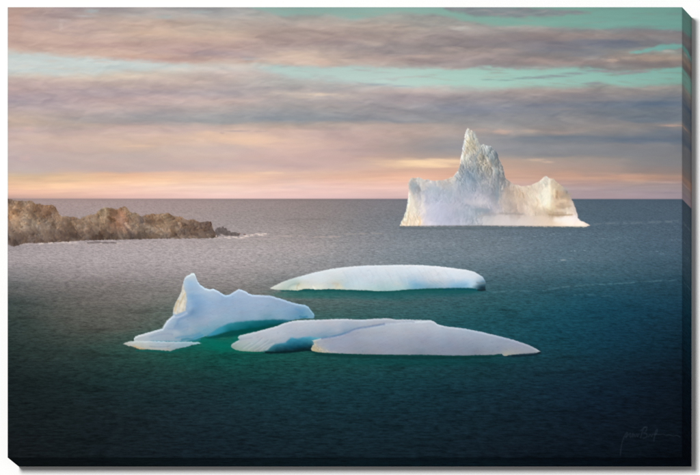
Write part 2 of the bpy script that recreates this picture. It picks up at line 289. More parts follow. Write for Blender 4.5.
def paint_sea_marks():
    # wind lanes and small crests
    stroke([(491,292.5),(505,291.6),(520,291),(534,291.2)], .7, (96,136,146), .45, .8, .5, 4, 81, .35)
    stroke([(543,290.5),(556,288.4),(566,286.8),(586,285.2),(606,284.2),(628,283),(650,281.4),(676,280)], .6, (100,138,150), .5, .8, .5, 4, 82, .4)
    stroke([(574,295),(590,294.8),(605,296),(615,295.6)], .6, (84,126,140), .45, .8, .4, 4, 83, .35)
    stroke([(566,275),(584,274),(600,275)], .6, (96,128,138), .3, .8, .4, 4, 84, .35)
    stroke([(484,286),(496,284),(503,284.6)], .7, (84,124,132), .5, .7, .4, 4, 85, .3)
    stroke([(512,268),(524,266.6),(534,267)], .7, (130,146,150), .35, .9, .4, 4, 86, .3)
    blob(563,260,3.4,1,(176,184,184),.6, seed=5); blob(571,258.6,3,1,(150,162,164),.25, seed=6)
    stroke([(240,236.6),(256,235),(272,236.4),(290,236),(318,237),(340,236.4)], .8, (196,178,172), .6, .8, .6, 4, 87, .45)
    stroke([(236,238.6),(262,239),(280,238)], .6, (190,172,166), .5, .7, .4, 4, 88, .4)
    stroke([(345,234),(370,233.4),(392,234)], .7, (170,160,154), .5, .7, .4, 4, 89, .35)
    stroke([(588,224.6),(610,223.4),(640,222.6),(678,221.4)], 1.0, (126,138,146), .45, 1.3, .5, 5, 90, .35)
    stroke([(400,228.2),(450,228.4),(520,228.2),(586,228)], 1.1, (86,100,104), .5, 1.1, .4, 5, 91)
    stroke([(286,219.6),(310,219),(330,219.6)], .8, (118,110,110), .35, 1., .4, 4, 92)
    for (a, b, w) in ((590,416,16),(560,425,22),(612,413,14),(300,427,30),(350,421,22),(90,400,20),(60,440,24),(130,420,16),(420,440,30),(500,400,20),(230,446,26),(180,380,20),(600,388,16),(640,398,14)):
        stroke([(a,b),(a+w*.5,b-1.4),(a+w,b-.4)], 1.1, IMG[int((b-V0)/(V1-V0)*(NY-1)), int((a-U0)/(U1-U0)*(NX-1))]*.5, .3, 1.4, .8, 5, int(a))

def facets(x, y, n, seed, sx, sy, shear):
    """broken faces: per-face tone with its own slope, and the dark joints between faces"""
    r = np.random.RandomState(seed)
    px = r.uniform(x.min(), x.max(), n); py = r.uniform(y.min(), y.max(), n)
    wx = x + 1.6 * fbm(x / 5, y / 5, seed + 1, 3); wy = y + 1.6 * fbm(x / 5, y / 5, seed + 2, 3)
    d1 = np.full(x.shape, 1e9, np.float32); d2 = d1.copy(); idx = np.zeros(x.shape, np.int32)
    for i in range(n):
        ax = (wx - px[i]) + shear * (wy - py[i]); d = (ax / sx) ** 2 + ((wy - py[i]) / sy) ** 2
        nearer = d < d1
        d2 = np.where(nearer, d1, np.minimum(d2, d)); d1 = np.where(nearer, d, d1); idx = np.where(nearer, i, idx)
    g = r.normal(0, 1, (n, 3))
    tone_ = g[idx, 0] + .5 * ((wx - px[idx]) / sx * g[idx, 1] + (wy - py[idx]) / sy * g[idx, 2])
    joint = np.exp(-(np.sqrt(d2) - np.sqrt(d1)) / .22)
    return np.clip(tone_, -2, 2).astype(np.float32), joint.astype(np.float32)

def crags(reg, n, seed, x0, y0, x1, y1, length, tilt, dark, light, a, w=.5, keep=None):
    """small broken ridges: a dark gully with a lit lip beside it"""
    r = np.random.RandomState(seed); k = 0
    while k < n:
        cx, cy = r.uniform(x0, x1), r.uniform(y0, y1)
        j = int((cy - V0) / (V1 - V0) * (NY - 1)); i = int((cx - U0) / (U1 - U0) * (NX - 1))
        k += 1
        if REG[j, i] != reg or (keep and not keep(cx, cy)): continue
        L = r.uniform(*length); th = tilt + r.normal(0, .45)
        dx, dy = math.sin(th) * L / 2, math.cos(th) * L / 2; b = r.normal(0, L * .16, 2)
        P = [(cx - dx, cy - dy), (cx + b[0], cy + b[1] * .4), (cx + dx, cy + dy)]
        c = IMG[j, i].copy(); q = r.uniform(.5, 1)
        for PP, col, al in ((P, c * np.array(dark), a), ([(u - 1.0, v - .4) for u, v in P], np.minimum(c * np.array(light), 252), a * .9)):
            sl = box(min(p[0] for p in PP) - 3, min(p[1] for p in PP) - 3, max(p[0] for p in PP) + 3, max(p[1] for p in PP) + 3)
            d = seg_dist(PP, X[sl], Y[sl], False)
            blend(sl, al * q * (1 - sstep(0, w * 2.2, d)) * (REG[sl] == reg), col)

# ---- rocky headland
LAND = [(5,199),(8,198.8),(12,199.6),(15.4,200.5),(23.5,200.9),(30,200.6),(32.8,201.5),(35.1,204),(39.7,203.8),(45.5,205.2),(50,204.8),(53.6,205.4),(55.9,208),(58.3,212.7),(61.7,216.2),(66,216),(69.8,217.3),(74,216.8),(79.1,219),(82,217.8),(87.3,215.6),(92,214.6),(95.8,213.8),(98,211),(101.9,208.3),(105.5,207.1),(109,207.6),(112.8,208.5),(116.4,209.4),(119,208),(121.3,207.5),(124,206.4),(126,206.7),(128.6,209.5),(130.4,212.8),(134.6,212.4),(138.3,213.8),(140.7,217),(143,215.8),(145.6,214.8),(149,214.4),(152.9,213.8),(157.7,214.6),(160,213.6),(165,213.3),(168,212.9),(172,215.4),(177,216.4),(181.7,217),(185.8,219.7),(190,219.4),(195.3,219.9),(199.3,222.4),(205,221.6),(210.9,221.7),(212.2,226.5),(214.3,231.2),(217.5,235),(217,237.7),(200,238.4),(165,238.8),(140,239.2),(120,239.8),(100,240),(80,240.8),(60,242),(45,242.6),(25,243.4),(5,244)]
ROCKS = [(215.2,236),(215.2,230),(217,227.8),(219.5,227.2),(221.2,228),(223,226.3),(224.6,228.2),(226,227.6),(227.4,230.8),(229.6,230.4),(231,232.6),(234,232.2),(237,232.6),(240,234.4),(238.7,236.2),(230,236),(221,235.6)]
def paint_land():
    stroke([(7,244.4),(20,244),(36,243.6)], .7, (196,180,172), .55, .7, .5, 4, 93, .3)
    stroke([(40,244),(52,242.4),(66,241.8),(76,242.6)], 1.2, (216,200,192), .85, 1., .8, 4, 94, .3)
    stroke([(84,244.2),(100,244),(116,243.8),(124,243.4)], .8, (170,156,150), .5, .8, .6, 4, 95, .3)
    stroke([(88,243),(96,242.4),(104,242.8),(112,242.5),(116,243)], .75, (104,94,92), .75, .8, .9, 3, 96)
    blob(101,243.4,2,.7,(214,198,190),.8, seed=7); blob(118,243.4,3,.7,(206,190,182),.7, seed=8)
    P = LAND
    sl, m, d, x, y = shape(P, 5, .55, .9, 2.4, 101, 2)
    c = tps([(8,202,118,98,84),(8,210,146,118,94),(10,218,164,124,92),(10,226,138,122,106),(8,236,112,100,96),(25,204,124,106,90),(25,212,140,118,98),(30,222,128,118,104),(30,236,108,96,92),(44,207,116,94,80),(46,212,134,106,86),(50,216,104,86,76),(45,224,120,108,98),(60,222,128,112,98),(60,236,112,98,92),(75,222,120,104,90),(75,235,106,94,88),(88,219,124,106,90),(92,232,112,98,90),(100,212,116,100,82),(106,210,122,108,88),(108,222,130,114,96),(105,236,104,94,88),(118,211,138,108,90),(122,216,166,124,104),(121,226,154,116,98),(122,236,108,98,92),(128,213,132,112,94),(133,216,144,132,116),(135,226,132,120,106),(133,236,104,96,92),(141,221,92,84,84),(148,218,132,108,90),(155,217,136,112,92),(150,230,124,110,98),(152,237,108,98,92),(166,217,128,110,92),(170,224,134,116,98),(168,235,110,98,92),(182,222,124,106,94),(184,234,112,100,94),(196,224,118,102,94),(200,234,112,100,95),(206,224,100,88,86),(210,232,108,98,94)], x, y, 1.3)
    wr = fbm(x / 5, y / 5, 110, 3)
    f = fbm(x / 5.5 + .8 * wr, (y + .55 * x) / 13, 111, 5, .62, True); g = fbm(x / 3.2, y / 3.6, 112, 4, .65); h = fbm(x / 16, y / 8, 113, 3)
    c = c + (f * 12 + g * 13 + h * 26)[..., None] * np.array([1.05, .98, .86], np.float32)
    c += (fbm(x / 7, y / 6, 116, 3) * 14)[..., None] * np.array([1, .1, -.7], np.float32)
    ft, fj = facets(x, y, 420, 700, 3.2, 4.4, .35); f2, j2 = facets(x, y, 90, 701, 7, 9, .4)
    c = c + ((ft * 10 + f2 * 9) - (fj * 16 + j2 * 14))[..., None] * np.array([1.06, 1, .92], np.float32)
    cr = sstep(.38, .75, fbm(x / 4.2 + .5 * wr, (y + .4 * x) / 9, 114, 4, .55, True)); c -= (cr * 15)[..., None]
    c += (sstep(.3, .6, fbm(x / 2., y / 2.2, 115, 3)) * 13)[..., None] * np.array([1, .95, .85], np.float32)
    c = c * (1 - .2 * sstep(228, 240, y))[..., None]
    l = c.mean(-1, keepdims=True); c = l + (c - l) * .85; c = c * .95 + np.array([35, 26, 18], np.float32)
    blend(sl, m, np.clip(c, 50, 225))
    for (a, b, r, s, col, al) in ((141,221,1.8,3,(78,72,76),.7),(114.5,224,1,3.4,(84,84,86),.6),(109,224,.9,1.8,(84,78,74),.6),(98,216,1.4,2.6,(88,78,68),.5),(95,232,6,2.5,(92,82,76),.45),(112,235,7,2,(90,82,80),.4),(48,215.5,5,1,(88,72,64),.6),(18,210.5,2.6,1.4,(92,74,66),.6),(44,225,2,2.4,(94,84,84),.5),(14,227,1.2,2,(190,176,160),.5),(20,225,1,2.4,(90,82,78),.5),(145,218.4,1.2,.8,(204,190,174),.8),(122,213,2,5,(172,128,106),.4),(64,235,5,1.4,(92,80,76),.4),(205,224,5,2,(92,82,82),.5),(132,233,6,3,(112,100,100),.4)):
        blob(a, b, r, s, col, al, seed=int(a * 3), n=.5)
    REG[sl][m > .5] = 2
    crags(2, 900, 5, 7, 198, 218, 244, (1.5, 5), .6, (.68, .68, .72), (1.2, 1.18, 1.15), .5, .6)
    crags(2, 900, 15, 7, 198, 218, 244, (1.5, 4), 1.7, (.68, .68, .72), (1.2, 1.18, 1.15), .45, .6)
    crags(2, 300, 6, 7, 198, 218, 244, (4, 9), .8, (.7, .7, .74), (1.14, 1.12, 1.1), .5, 1.1)
    crags(2, 260, 16, 7, 198, 218, 234, (1, 2.5), 1.2, (.6, .6, .64), (1.4, 1.34, 1.25), .55, .5)
    sl, m, d, x, y = shape(ROCKS, 4, .5, .6, 2, 121, 1)
    g = fbm(x / 2.4, y / 2.4, 122, 4, .6)
    blend(sl, m, np.array([104, 94, 92], np.float32) + (g * 26)[..., None]); REG[sl][m > .5] = 3
    stroke([(217,236.2),(221,236),(226,237),(232,237.6),(240,237.2),(247,236),(256,234.6),(268,234.4)], 1.15, (226,208,200), .95, .9, .9, 4, 123, .25)
    stroke([(209,238.4),(216,238),(222,237.6)], .6, (206,190,184), .6, .7, .5, 3, 124, .2)
    blob(239.5,233.4,1.4,.8,(120,84,76),.8, seed=3); blob(244.5,234.2,1.7,.8,(112,80,74),.85, seed=4)

# ---- the big iceberg
Z = lambda pts: [(390 + a / 3.3333, 115 + b / 3.3333) for a, b in pts]
BIG = Z([(33,369),(38,355),(46,342),(52,322),(58,300),(61,275),(62,250),(60,228),(64,216),(72,209),(84,211),(95,207),(106,212),(112,216),(125,214),(138,219),(150,220),(162,217),(172,219),(182,216),(195,211),(203,206),(209,207),(216,199),(222,190),(228,181),(232,168),(236,150),(238,135),(242,118),(243,103),(247,84),(250,66),(254,54),(258,44),(262,46),(266,52),(272,50),(278,58),(283,64),(286,74),(292,80),(296,93),(304,101),(312,97),(322,102),(334,103),(345,110),(352,120),(358,130),(361,145),(368,156),(374,170),(379,186),(382,204),(388,214),(397,220),(405,227),(415,232),(428,234),(440,239),(455,236),(470,235),(482,229),(490,225),(498,220),(507,213),(513,206),(521,203),(527,209),(534,212),(545,213),(552,222),(562,228),(575,238),(584,245),(592,254),(598,266),(605,280),(611,293),(617,308),(623,328),(627,343),(633,352),(648,357),(658,362),(666,368),(655,373),(560,373),(430,371),(300,369.5),(150,370.5),(60,371)])
def paint_big():
    sl, m, d, x, y = shape(BIG, 6, .6, .8, 3.0, 131, 1)
    S = [(402,222,240,226,202),(405,212,236,226,204),(409,200,240,232,212),(409,190,214,208,198),(410,183,196,200,196),(414,180,204,206,200),(416,188,176,184,188),(417,196,206,206,204),(414,207,236,228,210),(413,218,236,220,196),(420,222,240,228,206),(424,222,222,220,224),(423,210,226,224,224),(424,198,206,210,218),(424,184,214,212,204),(434,184,208,210,210),(434,196,192,202,214),(436,210,210,213,226),(438,222,204,210,224),(446,182,214,210,202),(446,194,186,198,208),(448,206,202,206,218),(448,218,196,204,218),(452,178,226,218,202),(458,170,196,200,198),(459,180,176,192,202),(456,195,196,202,212),(460,208,196,200,210),(462,220,190,198,210),
       (467.5,131,230,228,212),(466,140,218,216,200),(464,150,218,216,202),(463,158,226,222,208),(470,136,206,208,196),(473,144,206,202,182),(470,152,204,200,180),(474,156,182,188,184),(466,164,184,194,196),(468,172,166,184,196),(474,178,164,182,196),(480,146,188,196,192),(484,150,174,188,190),(488,148,172,188,190),(494,152,166,182,186),(498,160,160,174,180),(480,160,190,192,180),(488,164,186,186,174),(492,172,180,182,176),(500,172,164,176,180),(503,182,158,168,174),
       (482,176,176,188,194),(478,188,176,188,198),(470,188,174,188,200),(488,182,188,192,196),(486,192,184,190,198),(494,192,168,178,184),(498,196,156,168,176),(500,188,162,172,178),(476,202,210,210,216),(484,203,214,212,216),(490,206,198,200,208),(478,209,172,184,192),(486,211,168,178,186),(470,208,180,192,202),(470,218,180,192,202),(494,210,192,194,200),
       (506,180,188,184,176),(503,196,206,198,188),(508,194,196,188,178),(514,190,204,194,180),(510,204,200,192,184),(504,208,214,206,198),(516,200,216,202,184),(522,188,226,214,194),(528,188,228,216,196),(521,196,216,198,174),(526,200,226,210,190),(530,206,232,218,198),(520,208,222,206,190),(514,212,190,180,170),(526,214,216,206,194),
       (484,218,204,206,206),(496,218,210,208,204),(508,218,214,210,206),(520,219,218,212,204),(534,219,222,212,198),(548,219,226,212,192),(540,188,228,218,198),(545,182,226,222,206),(548,178,232,230,216),(538,196,238,226,204),(545,196,240,234,214),(549,190,242,236,216),(549,202,250,240,216),(544,205,246,234,208),(552,184,226,214,192),(553,192,236,214,178),(554,200,232,212,186),(552,206,246,228,190),(534,210,228,212,188),
       (557,196,200,178,154),(561,192,212,190,168),(559,186,222,206,180),(564,184,190,184,172),(562,188,206,194,172),(568,192,176,172,170),(566,197,206,186,160),(562,202,226,206,178),(568,201,210,190,164),(571,196,186,180,176),(557,208,222,200,170),(565,206,202,184,162),(572,206,226,210,190),(576,204,210,206,202),(566,211,234,216,194),(574,213,234,222,204),(577,210,212,210,212),(552,214.5,196,178,154),(560,214.5,208,192,170),(556,218,236,224,206),(564,219,240,234,224),(572,219,242,236,228),(576,218,234,230,226),(582,224,244,236,220),(586,225.5,236,226,208),(552,223,228,212,188),(562,223,238,226,206),(574,224,242,232,216)]
    warp = fbm(x / 6, y / 6, 140, 3)
    c = tps(tone(S, 1.42, .9), x + 1.6 * warp, y + 2 * fbm(x / 6, y / 6, 141, 3), 1.)
    # crumbled relief of the ice face
    hgt = 1.3 * fbm(x / 10 + .5 * warp, y / 14, 142, 4, .48) + .55 * fbm((x + .3 * y) / 7 + .6 * warp, y / 12, 145, 4, .5, True)
    gx = np.gradient(hgt, axis=1); gy = np.gradient(hgt, axis=0)
    rel = np.clip(-(gx * .9 + gy * .5) * 4.6, -1, 1)
    smooth_base = sstep(213.5, 215.5, y - .04 * (x - 500)) * sstep(478, 492, x)
    smooth_left = sstep(200, 206, y) * sstep(420, 426, x) * sstep(468, 458, x)
    spire = sstep(196, 160, y); rough = np.maximum(.45 + .75 * spire, .25) * (1 - .85 * smooth_base) * (1 - .6 * smooth_left)
    c += (rel * 27 * rough)[..., None] * np.array([1, .97, .92], np.float32)
    g = fbm(x / 3.4, y / 4.2, 146, 4, .55); c += (g * 15 * rough)[..., None] * np.array([1.03, 1, .95], np.float32)
    c += (sstep(.25, .6, fbm(x / 3.2, y / 5.5, 147, 3)) * 30 * spire)[..., None] * np.array([1, .95, .86], np.float32)
    c -= (sstep(.3, .65, fbm(x / 3.4, y / 4.2, 148, 3)) * 40 * rough)[..., None] * np.array([1, .86, .76], np.float32)
    w = fbm(x / 8, y / 8, 149, 3); c += (w * 8)[..., None] * np.array([1, .1, -.7], np.float32) * spire[..., None]
    ft, fj = facets(x, y, 620, 720, 3.0, 4.6, .2); f2, j2 = facets(x, y, 110, 721, 8, 11, .15)
    c += ((ft * 6.5 - fj * 12) * rough + (f2 * 5 - j2 * 7) * np.maximum(rough, .5) * (1 - .8 * smooth_base))[..., None] * np.array([1, .97, .93], np.float32)
    # sunlit rim on the left-hand edges
    mm = m; dx = np.gradient(mm, axis=1); rim = np.clip(dx * 3.2, 0, 1)
    for _ in range(2): rim = np.maximum(rim, np.roll(rim, 1, 1) * .86)
    c += (rim * 26)[..., None] * np.array([1, .95, .84], np.float32)
    c = (c - 190) * 1.18 + 200
    wm = sstep(205, 165, y) * sstep(452, 462, x) * sstep(512, 500, x); c += wm[..., None] * np.array([17, 11, 10], np.float32)
    wm = np.exp(-((x - 508) / 9) ** 2 - ((y - 192) / 14) ** 2); c += wm[..., None] * np.array([12, 7, 4], np.float32)
    c = c * np.array([1.012, .985, .995], np.float32)
    blend(sl, m, np.clip(c, 90, 253)); REG[sl][m > .5] = 4
    hard = lambda a, b: not (b > 213.5 and a > 478) and not (b > 201 and 419 < a < 470)
    crags(4, 1500, 7, 400, 128, 587, 226, (3, 9), .25, (.84, .87, .89), (1.12, 1.11, 1.08), .5, .55, hard)
    crags(4, 1200, 8, 455, 128, 505, 190, (2, 6), .35, (.76, .79, .82), (1.18, 1.16, 1.12), .65, .5, hard)
    crags(4, 500, 9, 400, 176, 587, 214, (4, 10), .6, (.9, .91, .93), (1.07, 1.06, 1.05), .35, 1.1, hard)
    for k, b in enumerate(((478,203,11,3.4,(200,196,202),.35),(482,210,10,2.4,(146,158,168),.5),(470,176,8,8,(140,160,174),.35),(497,196,3,8,(138,150,160),.5),(508,200,6,9,(184,174,166),.45),(517,199,6,6,(212,194,176),.35),(414,187,4.5,4,(158,172,180),.55),(418.4,189,2.4,3,(146,148,152),.5),(434,190,11,5,(166,182,196),.45),(412,206,4.5,10,(240,228,212),.5),(436,212,15,11,(180,188,206),.4),(452,195,6,10,(172,182,194),.4),(460,212,7,8,(160,172,186),.4),
        (565,189,5,2.6,(178,172,166),.6),(566,196.6,6.5,1.8,(180,160,142),.6),(562,200.8,7,2.2,(238,214,186),.6),(558,194,2,4,(212,174,132),.45),(564,206,9,1.4,(198,172,148),.6),(562,210.4,11,1.9,(240,222,202),.55),(559,214.8,11,1.0,(172,150,128),.7),(566,219.4,13,2.8,(246,242,236),.6),(572,206,3,5,(214,206,200),.4),(546,196,4,10,(250,242,224),.45),(538,204,6,5,(236,216,192),.4))):
        blob(*b, seed=1200 + 7 * k, n=.45)
    # ledges, gullies and the undercut
    st = lambda P, w, col, a, s=.8, r=.5: stroke(P, w, col, a, s, r, 3, int(P[0][0] * 5) % 997)
    st([(478,216.8),(486,214.8),(495,213.8),(506,214),(516,213.4),(524,214)], .8, (172,166,164), .5, 1.2)
    st([(500,213),(512,213.6),(522,214.4)], .7, (156,146,140), .45, 1.1)
    st([(549,214.4),(556,215.4),(564,215.2),(572,214.6)], .8, (176,152,124), .6)
    st([(557,206),(564,207.2),(571,206)], .9, (186,164,140), .5)
    st([(557.2,191),(557,195),(556.4,198)], .7, (164,132,104), .5, .8)
    st([(554.4,189),(554,193),(554.6,197)], .6, (250,230,190), .6, .6)
    st([(562,196.6),(566,195.2),(570.5,194)], 1.1, (172,156,138), .6)
    st([(549,181),(549.4,188),(549.6,196),(549,206)], 1., (254,248,226), .6, 1.2)
    st([(541,206),(545,200),(548,194)], .9, (252,244,222), .55, 1.)
    st([(536,198),(538,203),(536,208)], .6, (206,184,154), .5)
    st([(500,183),(499.6,190),(500,197),(498.6,203)], .9, (200,192,184), .45)
    st([(497.4,186),(496.6,192),(497,199)], 1.2, (148,160,168), .55, 1.)
    st([(495,170),(497,177),(496.4,184)], 1., (150,162,166), .45, 1.)
    st([(487,178),(491,179.6),(487,181.4),(483,183)], .7, (206,204,200), .35, 1.)
    st([(481,185),(487,186),(492,184.4)], .6, (150,160,164), .55); st([(482,189),(489,189.6)], .6, (156,164,166), .5); st([(480,192.4),(486,193.6),(490,192)], .5, (160,166,170), .5)
    st([(474,209.6),(480,210.4),(488,210)], 1., (150,164,174), .5, 1.2)
    st([(466,201),(473,202.4),(480,201.6),(487,203.6)], 2., (206,202,206), .4, 2.)
    st([(476,170),(474,163),(476,156),(480,150)], 1., (158,172,176), .55, 1.)
    st([(487,151),(491,157),(494,166),(498,174)], .8, (150,168,172), .45, 1.)
    for (a, b) in ((481,163),(483.4,164.4),(485.6,163.6)): blob(a, b, .7, .6, (84,80,72), .8, seed=int(a), n=.2)
    st([(474,132),(475.6,138),(477.4,145)], 1.2, (170,180,178), .5, 1.)
    st([(466,140),(469,143),(473,141.4)], .6, (176,166,140), .6); st([(467,148),(471,146),(476,149)], .6, (176,168,146), .5)
    st([(519,189),(520.4,193),(519,197)], .7, (190,158,130), .5); st([(522.6,193),(524,198)], .5, (176,150,126), .6); st([(515,187),(517.4,192)], .8, (186,166,146), .45)
    st([(417,187),(419.4,190),(418,193)], 1., (150,150,150), .5); st([(413,183),(412,189),(414,194)], 1., (160,172,178), .5)
    st([(420.6,178.6),(421,184),(422,190)], .6, (226,222,212), .55); st([(436.6,180.6),(437.2,186)], .6, (236,226,206), .6)
    st([(423,196),(422,204),(424.6,212)], 1.2, (240,232,216), .4, 1.)
    st([(409,212),(408,219),(407,224)], .6, (206,176,136), .5); st([(419,217),(420,222),(419,225)], .7, (226,184,128), .5); st([(404,217),(402.6,222)], .6, (190,164,132), .5)
    st([(455.6,205),(457,212),(455,217)], 1., (172,180,190), .45, 1.); st([(446,190),(449,196),(448,203)], .9, (172,184,194), .45, 1.); st([(463,186),(461,194),(463,202)], 1., (168,182,194), .4, 1.)
    stroke([(400,226.4),(450,225.9),(500,226),(560,226.6),(584,226.8)], .55, (92,92,88), .5, .6, .3, 3, 150)
    stroke([(556,220),(563,222),(572,223)], 2., (250,244,232), .4, 2., .4, 3, 151)

# ---- low bergs
JAG = [(193.4,273),(191.6,273.4),(188.9,275.2),(186.4,276.2),(184.4,278.7),(183.6,282),(183,285),(182.4,288.6),(181.7,291.3),(180.2,294.6),(178.2,298.4),(176.4,301.6),(174.8,305.6),(173.9,309),(173.3,312.7),(172.8,316),(170.4,318),(167.4,320.8),(165.4,323.8),(163.8,326.6),(163,328.4),(158,329.8),(152.2,331.5),(146.6,333),(141.5,334.6),(138,335.6),(135.2,336.9),(134,338.6),(134.3,341.4),(150,342),(165,342),(178,342.2),(186.2,341.4),(195.2,339.8),(204.1,336.6),(211,334.4),(217.9,331.4),(226,329.6),(234,327.6),(243,326.6),(256,325),(265,323.4),(276,321.8),(286,320.8),(293,319.8),(299.6,319),(304,318.2),(309,318.4),(313.7,318),(314.6,315.6),(313,312.8),(310.6,310.1),(309,307.6),(307.4,306.2),(304.6,305),(301.1,304.6),(296.4,303.6),(291.7,302.3),(286,300.6),(280.7,298.8),(275,297),(269.7,295.7),(261,295.2),(252.4,294.9),(249,293.6),(246.9,292.1),(243,290.4),(239.1,288.9),(236,290.6),(233.6,292.1),(231,293.8),(228.9,294.7),(224.9,295.2),(221,292.8),(217,290.4),(213.1,288.6),(210,289.4),(207.7,289.1),(204,287.6),(200.5,285),(198.4,282.6),(197,280.5),(196,277.4),(195.2,274.6)]
LEDGE = [(122.7,344),(125,342.8),(128.9,341.7),(135.2,340.8),(145,341),(155.8,341),(168,341.6),(179,341.6),(186,341.4),(191.6,341.9),(197,342.2),(201.6,343.2),(197,344.2),(191.6,345),(188.4,346.6),(183,347.4),(177.3,348.6),(173,350.2),(170,351.2),(163,350.4),(155.8,350),(147,349.2),(139.7,349.2),(136,347.8),(132.5,346.6),(127.2,345.4)]
BACK = [(231.2,345.5),(232,344.2),(233.6,343.1),(237,341.2),(239.3,339.8),(238,337.8),(238.6,336.4),(239.9,335.6),(246,334),(252.4,332.5),(259,330.8),(266.6,329),(272,327.6),(277.6,325.9),(282,324),(287,322.4),(292,321.2),(298,320.4),(308,320),(318.6,319.8),(332,319.2),(346.4,318.9),(354,319.4),(361.3,319.7),(372,319),(385.4,318.3),(391,318.8),(396.6,319.7),(404,319.3),(415,319.8),(424,320),(431,320.3),(434,322.4),(428,323),(411.4,323.4),(396.6,325),(383.6,326.6),(370.6,329),(355.7,331.4),(346.4,335.4),(337,338.4),(322.3,341),(313,344),(312,348),(310.6,348.6),(304,349.4),(298,350),(289,350.8),(280.7,351.2),(272,351.4),(265,351.2),(257.1,351.9),(250,351.6),(244.6,351.3),(239,350.8),(235.1,349.7),(232.4,348.4),(231,346.8)]
FRONT = [(312,340.6),(313.4,342),(314,343.8),(312.4,346),(311.1,349),(312,350.9),(315,351.8),(318.6,352.7),(328,353),(337,353.3),(350,353.8),(363,354.2),(378,354.4),(392.8,354.8),(406,354.8),(420,354.6),(438.6,355.1),(448,355.6),(457,355.5),(466,355.6),(475.7,355),(486,355),(494.3,354.6),(499,354),(501.7,353.8),(503,355.4),(505.5,356),(509,355),(512.8,354.6),(524,353.8),(532,353.4),(537,352.8),(540.4,351.4),(537,349.2),(531.4,346.2),(523,343),(512.8,339.7),(502,336.8),(490.6,334.1),(483,332.3),(475.7,330.8),(469,329.4),(462.7,328.2),(455,327.4),(447.9,326.7),(443,325.8),(438.6,324.5),(435.8,323),(433.9,321.3),(430,320.6),(422,321),(411.4,321.6),(404,321.9),(396.6,322.5),(390,323.2),(383.6,324),(377,325.3),(370.6,326.4),(363,327.4),(355.7,328.8),(351,330.6),(346.4,332.9),(342,334.6),(337,335.8),(330,336.8),(322.3,338.1),(317,339.2)]
FLAT = [(270.1,288.5),(272.4,286.8),(275.3,285.4),(281,282.7),(287.3,280.3),(295,277.8),(302.7,275.7),(312,273),(321.6,270.9),(330,269.2),(338.7,267.9),(349,266.7),(359.3,265.9),(372,265.4),(385,265.2),(393,265),(400.7,264.9),(412,264.9),(423,265.2),(433,265.9),(443.6,266.9),(452,267.9),(460.7,269.1),(466,269.8),(471,270.9),(475,272.2),(477.9,273.8),(481.4,276),(483.9,278.6),(485.2,280.8),(485.6,282.9),(485.6,286.4),(484.7,289.7),(481,290.2),(477.9,289.7),(475.3,288.4),(468,287.9),(460.7,287.7),(452,287.9),(443.6,288.1),(435,288.1),(426.4,288.3),(418,288.9),(409.3,289.3),(400,290.2),(392,290.8),(383,291),(375,291),(367.9,290.2),(356,289.9),(343.9,289.6),(336,289.2),(328.4,288.9),(322,289.4),(316.4,289.5),(310,288.8),(304.4,288.8),(300,290),(297.6,290.4),(290,290.2),(282.1,290.2),(275,289.6)]
def tone(S, g, sat=1.05):
    out = []
    for p in S:
        l = .3 * p[2] + .55 * p[3] + .15 * p[4]; l2 = 255 * (l / 255) ** g
        out.append((p[0], p[1]) + tuple(l2 + (q - l) * sat for q in p[2:]))
    return out
def ice(P, S, ay, soft, seed, grain, reg, rough=.5, k=1, lo=30, g=1.8, rim=16):
    S = tone(S, g)
    sl, m, d, x, y = shape(P, 5, soft, rough, 2.6, seed, k)
    c = tps(S, x + 2.5 * fbm(x / 14, y / 6, seed + 1, 3), y + 1.2 * fbm(x / 14, y / 6, seed + 2, 3), ay)
    c += (fbm(x / 22, y / 7, seed + 3, 4) * grain + fbm(x / 4, y / 2.2, seed + 4, 3, .6) * grain * .55)[..., None]
    mo = fbm(x / 16, y / 6, seed + 8, 4, .6); c += (mo * grain * 1.1)[..., None] * np.array([-.6, .5, 1.], np.float32)
    rg = fbm((x + 2.2 * y) / 3.2, (y - .2 * x) / 9, seed + 11, 3, .6); c += (rg * grain * .8)[..., None]
    pit = sstep(.28, .6, fbm(x / 5, y / 2.4, seed + 9, 3)); c -= (pit * grain * 1.6)[..., None] * np.array([1.1, .8, .6], np.float32)
    c = c * np.array([.965, 1.012, 1.005], np.float32) + 3
    dy = np.clip(np.gradient(m, axis=0) * 2.2, 0, 1)
    dy = np.maximum(dy, np.roll(dy, 1, 0) * .8); dy = np.maximum(dy, np.roll(dy, 1, 0) * .6)
    c += (dy * rim)[..., None] * np.array([1, 1.1, 1.05], np.float32)
    blend(sl, m, np.clip(c, lo, 250)); REG[sl][m > .5] = reg

